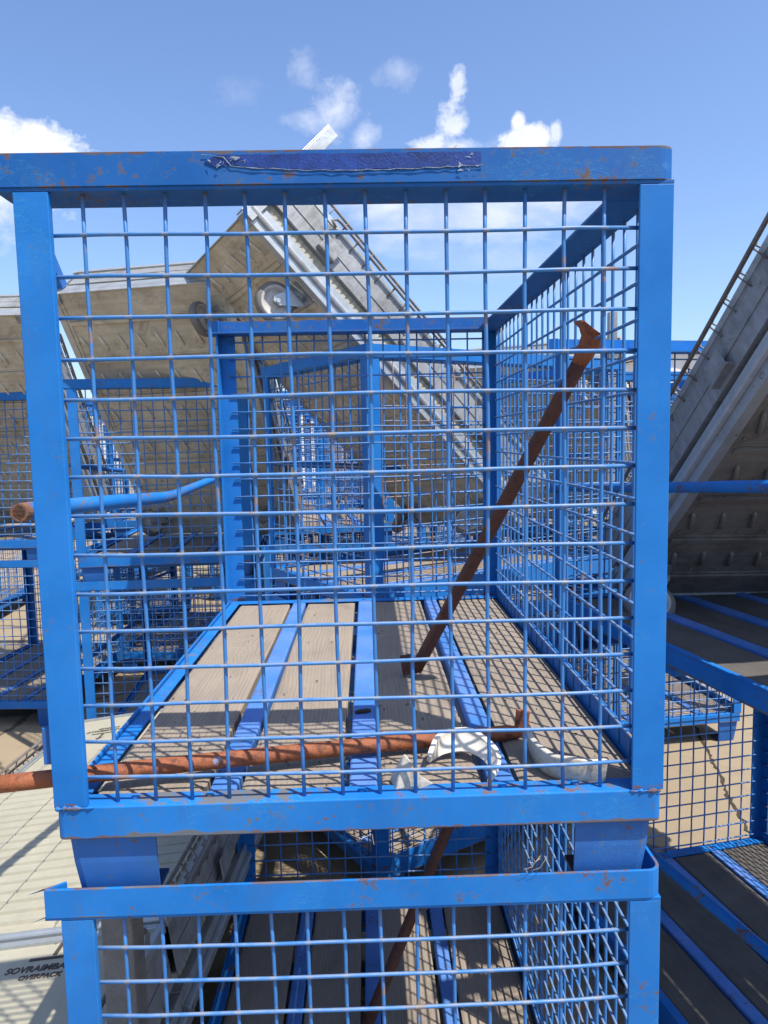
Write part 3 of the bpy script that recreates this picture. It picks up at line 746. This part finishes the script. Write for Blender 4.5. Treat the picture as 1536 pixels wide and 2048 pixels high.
# ------------------------------------------------------------------ our own stack
CX = -.0803; SY = .0
top = cage((CX, SY, .99), 0, 'nearest blue wire cage, on top, plank floor and torn dark film on its top rail', bar=None, hero=True, rim_mat=M_RIM_DARK)
low = cage((CX, SY, .047), 0, 'nearest lower blue wire cage directly under the one with the torn film', bar=None, hero=True)
low.location.x = CX-.001
add('torn_label', sticker_mb(), M_TAPE, top); add('film_scraps', film_mb(), M_FOIL, top)
gb = add('gate_bar', bar_mb(), M_TUBE, top, smooth=True); add('rusty_mouth', mouth_mb(), M_RUST_OLD, gb) 
for y in (.05, 1.08):
    bm = add('timber_bearer', MB().box(-.02, WX+.02, y-.05, y+.06, .0, .046), M_WOOD_GREY, loc=(CX, 0, 0), bevel=.003)
    tag(bm, 'grey timber bearer on the ground under the nearest cage stack, ' + ('front one' if y < .5 else 'rear one'), 'timber')

# ------------------------------------------------------------------ things lying in the top cage
def pipe_thing(name, pts, r, mat, label, tip=None, n=18):
    m = MB(); m.tube(pts, r, n)
    t = add(name, m, mat, smooth=True)
    t.data.materials[0] = mat
    tag(t, label, 'pipe', 'rusty bars lying loose in the cages')
    if tip:
        tm = MB(); tm.box(*tip[0], m=tip[1]); add('flattened_tip', tm, mat, t, bevel=.002)
    return t
p0, p1 = O(-.180, .026, -.7145), O(.535, .176, -.7265)
d = (p1-p0)
pts = [p0+d*u+Vector((0, 0, .003*math.sin(u*3.1))) for u in [i/14 for i in range(15)]]
rod = pipe_thing('rusty_pipe', pts + [O(.560, .184, -.727), O(.577, .188, -.730)], [.0120]*15+[.0112, .009], M_RUST, 'long orange rusty pipe lying across the plank floor and out past the front left post',
    ((-.011, .011, -.0025, .0025, -.001, .042), Matrix.Translation(O(.580, .190, -.735)) @ Matrix.Rotation(R(-18), 4, 'Z') @ Matrix.Rotation(R(6), 4, 'Y')))
a0, a1 = O(.434, .503, -.722), O(.700, .290, -.140)
dd = a1-a0; axis = dd.normalized()
bend = a1 + Vector((.012, -.012, .030))
pts = [a0+dd*(i/12) for i in range(13)]
b2 = MB(); b2.tube(pts, [.0128]*13, 18)
# flattened, folded-over head
hd = MB(); hx = Matrix.Translation(a1) @ axis.to_track_quat('Z', 'X').to_matrix().to_4x4()
q = hx.to_3x3()
# head follows: a flat strap that widens, bends over toward the left
sec = [(0, .0142, .0142), (.020, .019, .010), (.040, .022, .004), (.052, .022, .003)]
dirs = [axis]*3 + [Vector((-.55, -.15, .45)).normalized()]
def lofthead():
    m = MB(); n = 14
    side = Vector((.62, -.60, -.1)); side = (side-axis*side.dot(axis)).normalized()
    c = a1.copy(); prev = 0; frames = []
    path = [(0, axis), (.022, axis), (.020, axis), (.012, (axis+Vector((-.5, 0, 0))).normalized()), (.014, (axis+Vector((-1.5, -.1, .1))).normalized()), (.016, (axis*.7+Vector((-1.7, -.1, .55))).normalized())]
    dims = [(.0128, .0128), (.017, .0100), (.021, .005), (.022, .0032), (.022, .0028), (.0215, .0026)]
    for (st, dr), (wa, wb) in zip(path, dims):
        c = c+dr*st; sd = (side-dr*side.dot(dr)).normalized(); ot = dr.cross(sd)
        frames.append([c+sd*wa*math.cos(2*math.pi*j/n)+ot*wb*math.sin(2*math.pi*j/n) for j in range(n)])
    for f_ in frames: m.v += f_
    for i in range(len(frames)-1):
        for j in range(n): m.f.append((i*n+j, i*n+(j+1) % n, (i+1)*n+(j+1) % n, (i+1)*n+j))
    m.f.append(tuple(range(n))[::-1]); m.f.append(tuple((len(frames)-1)*n+j for j in range(n)))
    return m
lean = add('rusty_bar', b2, M_RUST_DARK, smooth=True)
tag(lean, 'dark rusty bar leaning from the planks up against the right mesh of the top cage', 'bar', 'rusty bars lying loose in the cages')
hm = lofthead().mesh('flattened_head'); fix_normals(hm); add('flattened_head', hm, M_RUST, lean, smooth=True)
ft = MB(); ft.box(-.015, .015, -.004, .004, -.012, .030, Matrix.Translation(a0+Vector((-.014, .002, .0))) @ Matrix.Rotation(R(-8), 4, 'Y')); add('flattened_foot', ft, M_RUST_DARK, lean, bevel=.002)
c0, c1 = Vector((.300, .66, .047+.165)), Vector((.665, .93, .99-.10))
lb = add('rusty_bar', MB().tube([c0+(c1-c0)*(i/8) for i in range(9)], .014, 14), M_RUST_DARK, smooth=True)
tag(lb, 'dark rusty bar leaning in the shade inside the lower front cage', 'bar', 'rusty bars lying loose in the cages')
add('flattened_head', MB().box(-.016, .016, -.004, .004, -.01, .04, Matrix.Translation(c1)), M_RUST_DARK, lb, bevel=.002)

# broken sanitary ceramic
def shell(name, base, topp, thick, mat, label, rows=6, curve=.0, cuts=None, crv=(0, 0, 0)):
    """thick curved shard between a base polyline and a top polyline"""
    rnd = random.Random(len(name)+len(label)); m = MB(); N = 28
    def samp(P, u):
        k = u*(len(P)-1); i = min(int(k), len(P)-2); f = k-i
        p = [Vector(P[max(0, i-1)]), Vector(P[i]), Vector(P[i+1]), Vector(P[min(len(P)-1, i+2)])]
        return .5*((2*p[1])+(p[2]-p[0])*f+(2*p[0]-5*p[1]+4*p[2]-p[3])*f*f+(3*p[1]-p[0]-3*p[2]+p[3])*f**3)
    B = [O(*p) for p in base]; T_ = [O(*p) for p in topp]
    for i in range(N+1):
        u = i/N; b = samp(B, u); t = samp(T_, u)
        for j in range(rows+1):
            v = j/rows
            j_ = (rnd.uniform(-.0004, .0004)+.0020*math.sin(u*7+1)*math.sin(u*13)) if j == rows else 0
            m.v.append(b.lerp(t, v)+Vector(crv)*math.sin(math.pi*v)+Vector((0, 0, j_)))
    K = rows+1
    for i in range(N):
        for j in range(rows): m.f.append((i*K+j, (i+1)*K+j, (i+1)*K+j+1, i*K+j+1))
    o = add(name, m, mat, smooth=True)
    for p in o.data.polygons: p.use_smooth = True
    s = o.modifiers.new('thick', 'SOLIDIFY'); s.thickness = thick; s.offset = 0
    bv = o.modifiers.new('bevel', 'BEVEL'); bv.width = thick*.22; bv.segments = 2; bv.limit_method = 'ANGLE'; bv.angle_limit = R(50)
    tag(o, label, 'ceramic shard', 'broken white ceramic pieces on the planks')
    return o
FZ = -.7375
shell('ceramic_shard', [(.424, .105, FZ+.002), (.447, .118, FZ+.006), (.478, .117, FZ+.010), (.500, .101, FZ+.008), (.511, .078, FZ+.004), (.512, .052, FZ+.002), (.503, .036, FZ)],
      [(.424, .080, FZ+.022), (.444, .122, FZ+.036), (.479, .133, FZ+.040), (.505, .117, FZ+.036), (.522, .088, FZ+.028), (.522, .055, FZ+.019), (.510, .032, FZ+.012)], .0065, M_CERAMIC,
      'clean white horseshoe-shaped ceramic piece in front of the long rusty pipe', crv=(.003, .006, .004))
shell('ceramic_shard', [(.588, .140, FZ), (.585, .108, FZ), (.588, .070, FZ), (.603, .045, FZ), (.628, .032, FZ), (.664, .030, FZ)],
      [(.583, .146, FZ+.034), (.578, .110, FZ+.037), (.582, .066, FZ+.038), (.598, .038, FZ+.038), (.626, .024, FZ+.038), (.667, .024, FZ+.037)], .009, M_CERAMIC_DIRTY,
      'dirty curved ceramic piece standing on edge on the right-hand plank', crv=(-.001, -.002, 0))
sh = MB()
P_ = [O(.364, .052, FZ+.002), O(.372, .018, FZ), O(.401, .018, FZ), O(.386, .034, FZ+.052), O(.403, .016, FZ+.030), O(.408, .008+.014, FZ), O(.430, .030, FZ+.004), O(.392, .062, FZ), O(.410, .024, FZ+.018)]
sh.v = P_; sh.f = [(1, 2, 4, 3), (0, 1, 3), (2, 5, 8, 4), (5, 6, 8), (0, 3, 7), (3, 4, 7), (4, 8, 7), (8, 6, 7), (0, 7, 6, 5, 2, 1)]
sm = sh.mesh('ceramic_shard'); fix_normals(sm); so = add('ceramic_shard', sm, M_CERAMIC_DIRTY, bevel=.003)
ss = so.modifiers.new('sub', 'SUBSURF'); ss.levels = ss.render_levels = 2; ss.subdivision_type = 'CATMULL_CLARK'
for e in so.data.edges: pass
tag(so, 'small pointed grey-white ceramic piece, smallest of the three, near the middle floor strip', 'ceramic shard', 'broken white ceramic pieces on the planks')
import bmesh
lump = bmesh.new(); bmesh.ops.create_icosphere(lump, subdivisions=3, radius=1)
rl = random.Random(4)
for v in lump.verts: v.co = Vector((v.co.x*.015, v.co.y*.006, v.co.z*.004))*(1+rl.uniform(-.18, .18))
lm = bpy.data.meshes.new('black_lump'); lump.to_mesh(lm); lump.free()
lo_ = add('dried_lump', lm, M_BLACK, loc=O(.327, .310, -.734)); lo_.rotation_euler = (0, 0, .25)
tag(lo_, 'small black dried lump lying on the middle blue floor strip', 'debris')
# rusty bits in the lower cage
rb = MB(); rb.tube([(.600, .40, .245), (.640, .395, .262), (.665, .39, .262)], [.028, .030, .024], 14); rb.tube([(.640, .42, .30), (.63, .42, .345), (.641, .42, .36), (.65, .42, .345), (.665, .42, .30)], .004, 6)
tag(add('rusty_bracket', rb, M_RUST, smooth=True), 'rusty pipe elbow with wire loop low in the lower front cage by its right wall', 'bracket')

rc_ = random.Random(21); cr_ = MB()
for _ in range(230):
    x = rc_.uniform(.04, .79); y = rc_.uniform(.05, 1.2) if rc_.random() < .5 else rc_.uniform(.04, .4)
    a = Vector((CX+x, y, .99+.1508)); r_ = rc_.uniform(.0007, .0026); th = rc_.uniform(0, 6.3); k = len(cr_.v)
    cr_.v += [a+Vector((math.cos(th)*r_*2, math.sin(th)*r_*2, 0)), a+Vector((math.cos(th+2)*r_, math.sin(th+2)*r_, 0)), a+Vector((math.cos(th+4)*r_, math.sin(th+4)*r_, 0)), a+Vector((0, 0, r_*1.1))]
    cr_.f += [(k, k+1, k+3), (k+1, k+2, k+3), (k+2, k, k+3), (k+2, k+1, k)]
gr_ = add('grit', cr_, M_BARK); tag(gr_, 'scattered grit and splinters over the plank floor of the top cage', 'grit'); gr_['kind'] = 'stuff'

# ------------------------------------------------------------------ neighbouring stacks of cages
for k, (px, pz, sd_, lbl) in enumerate(((.40, .990+.108, 2, 'pale dry grass wisp caught under the middle of the bottom rail'), (.478, .990+.112, 5, 'dry grass wisp hanging under the rail right of the other wisp'), (.655, .990+.07, 8, 'dry straw stuck on the face of the right front foot'))):
    rw = random.Random(sd_); wm_ = MB()
    for _ in range(4):
        a = Vector((CX+px+rw.uniform(-.02, .02), -.012, pz+rw.uniform(-.002, .002))); dr = Vector((rw.uniform(-.03, .03), rw.uniform(-.006, .0), rw.uniform(-.02, .008)))
        wm_.tube([a, a+dr*.5+Vector((0, 0, -.006)), a+dr], [.0004, .0003, .0002], 4)
    tag(add('grass_wisp', wm_, M_STRAW), lbl, 'dry grass', 'dry grass caught on the nearest cage')
def stack(x, y, deg, labels, z=0.0, **k):
    out = []
    for i, lb in enumerate(labels):
        if lb is None: continue
        out.append(cage((x, y, z+i*.943), deg, lb, **k))
    return out
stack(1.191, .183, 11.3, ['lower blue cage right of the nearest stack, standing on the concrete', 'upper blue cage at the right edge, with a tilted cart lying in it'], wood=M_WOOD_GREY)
stack(-.073, 2.111, -58.3, ['lower blue cage of the turned stack directly behind the nearest one', 'upper blue cage turned corner-on behind the nearest cage, with rusty mesh'], wire=M_WIRE_RUSTY)
stack(-1.027, 2.476, 4.6, ['lower blue cage on the left, behind the cream-decked carts', 'upper blue cage on the left, with a cart leaning over its front rail'])
stack(-2.30, 3.25, -4, ['lower blue cage at the far left edge, standing on sunlit concrete', 'upper blue cage at the far left edge, with a cart leaning out of it'])
stack(1.474, 2.62, 7.7, ['sunlit lower blue cage behind the right-hand stack', 'blue cage stacked on the sunlit one behind the right-hand stack'])

# carts dropped into and between the cages
PI = math.pi
e1 = cart(O(-.06, 2.99, -.735), (.97, .03, 2.93), 'long cart leaning over the front rail of the left cage, pale ribbed underside toward us', L=1.40, seed=3, castors=(1, 1, 1, 0), face={1: .4, 2: .5})
add('blue_lug', MB().box(.765, .815, 1.41, 1.56, .030, .036).box(.765, .771, 1.41, 1.56, .0361, .075), M_FOOT, e1, bevel=.001)
cart(O(.803, 2.067, -.416) + Vector((.67, .31, -.73))*.30, (.7826, .1113, 2.0064), 'cart tipped steeply over the turned cage behind, with a white wheel hanging below it', L=1.65, cy2=.33, seed=5, face={2: .15}, castors=(1, 1, 1, 0), posts=True)
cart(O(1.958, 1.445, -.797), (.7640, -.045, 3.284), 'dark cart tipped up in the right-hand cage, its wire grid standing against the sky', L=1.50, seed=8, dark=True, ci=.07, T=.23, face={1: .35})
cart(O(-1.36, 3.72, -.735), (.97, 0, 3.09), 'cart leaning in the far left cage, cut off by the left edge', L=1.40, seed=11, castors=(1, 1, 0, 0))
cart(O(-1.0135, .676, -1.7055), (-.0025, -.1422, -.0681), 'cream ribbed deck cart lying flat left of the nearest stack, bright metal near rim', W=.93, L=1.5, text=[(.20, 1.375, -1, .6)], ribs=(.06, .93), seed=13)
cart(O(-1.0135-.103, .676-1.509, -1.7055), (-.0025, -.1422, -.0681), 'nearer cream deck cart at the bottom left, lettered SOVRAIMBALLO OVERPACK', W=.93, L=1.5, text=[(.700, 1.380, 1, .62)], ribs=(.06, .60), seed=17)
cart(O(1.75, 2.95, -.72), (1.05, 0, 2.6), 'grey cart standing on end in the cages behind the right mesh wall', L=.95, seed=19)
tp = add('timber_post', MB().box(-.027, .027, -.03, .03, 0, .95), M_TIMBER, loc=(-.106, .285, 0), bevel=.003)
tag(tp, 'weathered grey timber post standing beside the lower cage at bottom left', 'timber')

for (x, y, h, lb) in ((1.50, 2.50, 2.19, 'short grey steel post top showing above the right cage rail'), (1.04, 2.86, 2.20, 'thin grey steel post top seen behind the right mesh wall')):
    pm = MB(); pm.box(-.018, .018, -.018, -.015, 0, h); pm.box(-.018, -.015, -.0149, .018, 0, h); pm.box(-.03, .03, -.03, .03, 0, .006)
    tag(add('metal_post', pm, M_GALV_SHEET, loc=(x, y, 0)), lb, 'metal post')

# rows of cages farther off
far = [(-.30, 3.50, 7, 2), (.95, 3.35, -14, 2), (-1.45, 4.15, -3, 2), (-2.1, 5.5, 12, 2), (-.75, 4.6, -20, 2), (.35, 4.7, 8, 2), (1.9, 4.6, -8, 2), (3.3, 3.6, 20, 2), (-3.9, 5.4, 5, 2),
       (-1.3, 6.5, 3, 2), (-.35, 6.4, 0, 2), (.9, 6.6, 30, 1), (2.4, 6.3, 4, 2), (3.8, 5.9, -12, 2), (-3.2, 7.6, -10, 1), (-.2, 8.8, 5, 2), (1.2, 9.3, 2, 2), (-1.9, 9.4, -4, 2), (4.6, 8.4, 6, 2)]
far.sort(key=lambda f: math.atan2(f[0]+.2, f[1]+.93))
ORD = 'first second third fourth fifth sixth seventh eighth ninth tenth eleventh twelfth thirteenth fourteenth fifteenth sixteenth seventeenth eighteenth nineteenth'.split()
for i, (x, y, dg, n) in enumerate(far):
    stack(x, y, dg, ['%s blue cage of the %s stack from the left in the far rows' % (k, ORD[i]) for k in ('lower', 'upper')][:n], group='far rows of stacked cages', wire=M_WIRE_RUSTY if i % 3 == 0 else M_WIRE)

# ------------------------------------------------------------------ horizon: halls, container, trees
def hall(x0, x1, y0, y1, h, ridge, label):
    t = empty('warehouse', ((x0+x1)/2, y0, 0)); tag(t, label, 'building')
    cx = (x0+x1)/2; hw = (x1-x0)/2; dp = y1-y0
    wm_ = MB(); wm_.prism([(-hw, 0), (hw, 0), (hw, h), (0, h+ridge), (-hw, h)], 0, dp, Matrix(((1,0,0,0),(0,0,1,0),(0,1,0,0),(0,0,0,1))))
    wmm = wm_.mesh('wall'); fix_normals(wmm); add('wall', wmm, M_WHITE, t)
    rf = MB()
    for s in (-1, 1):
        b = len(rf.v); rf.v += [Vector((0, -.3, h+ridge+.05)), Vector((s*(hw+.3), -.3, h-.02)), Vector((s*(hw+.3), dp+.3, h-.02)), Vector((0, dp+.3, h+ridge+.05)), Vector((0, -.3, h+ridge+.2)), Vector((s*(hw+.3), -.3, h+.13)), Vector((s*(hw+.3), dp+.3, h+.13)), Vector((0, dp+.3, h+ridge+.2))]
        rf.f += [tuple(b+i for i in f) for f in ((0,1,2,3),(7,6,5,4),(0,4,5,1),(1,5,6,2),(2,6,7,3))]
    rm = rf.mesh('roof'); fix_normals(rm); add('roof', rm, M_ROOF, t)
    k = max(2, int(hw))
    for i in range(k):
        xx = -hw+.8+i*(2*hw-1.6)/max(1, k-1)
        add('window', MB().box(xx-.45, xx+.45, -.03, .05, h-1.6, h-.7), M_GLASS, t)
    add('door', MB().box(-1.3, 1.3, -.05, .05, 0, 2.8), M_ROOF, t)
hall(8.2, 20, 31, 45, 3.9, 1.4, 'white gabled hall beyond the yard at right')
hall(-16, -3.4, 44, 58, 3.6, 1.2, 'pale low hall on the horizon at left of centre')
ct = empty('shipping_container', (-2.5, 19, 0), (0, 0, R(6))); tag(ct, 'white container standing beyond the far rows of cages', 'container')
cb_ = MB(); cb_.box(-1.5, 1.5, .0, 2.4, .12, 2.5)
for i in range(14): cb_.box(-1.45+i*.21, -1.35+i*.21, -.03, .01, .2, 2.4)
add('body', cb_, M_WHITE, ct); add('frame', MB().box(-1.55, 1.55, -.05, 2.45, 2.501, 2.62).box(-1.55, 1.55, -.05, 2.45, 0.02, .119), M_ROOF, ct)
def tree(x, y, h, seed, label):
    rnd = random.Random(seed); t = empty('tree', (x, y, 0)); tag(t, label, 'tree', 'trees beyond the yard')
    tr = MB(); tr.tube([(0,0,0), (.05,0,h*.25), (0,.1,h*.5), (.1,0,h*.85)], [.22, .17, .12, .04], 8)
    for k in range(9):
        a = rnd.uniform(0, 6.28); z = h*rnd.uniform(.3, .75); l = h*.28
        tr.tube([(0, 0, z), (math.cos(a)*l*.5, math.sin(a)*l*.5, z+l*.35), (math.cos(a)*l, math.sin(a)*l, z+l*.5)], [.08, .05, .02], 6)
    add('trunk', tr, M_BARK, t)
    cr = MB(); clumps = [(rnd.gauss(0, h*.17), rnd.gauss(0, h*.17), h*rnd.uniform(.36, .98), h*rnd.uniform(.07, .13)) for _ in range(34)]
    for cx, cy, cz, r_ in clumps:
        for _ in range(170):
            v = Vector((rnd.gauss(0, 1), rnd.gauss(0, 1), rnd.gauss(0, 1))).normalized()*r_*rnd.uniform(.5, 1.1)
            p = Vector((cx, cy, cz))+v; a = Vector((rnd.uniform(-1,1), rnd.uniform(-1,1), rnd.uniform(-1,1))).normalized()*.11; b_ = a.cross(Vector((rnd.uniform(-1,1), rnd.uniform(-1,1), rnd.uniform(-1,1)))).normalized()*.07
            k = len(cr.v); cr.v += [p-a, p+b_, p+a, p-b_]; cr.f.append((k, k+1, k+2, k+3))
    add('crown', cr, M_LEAF, t)
tree(5.4, 38, 5.0, 2, 'green tree beyond the far cages, just left of the white hall'); tree(8.0, 52, 7.5, 3, 'taller green tree farther back behind the white hall'); tree(-12, 40, 6.0, 4, 'green tree at the left end of the horizon')
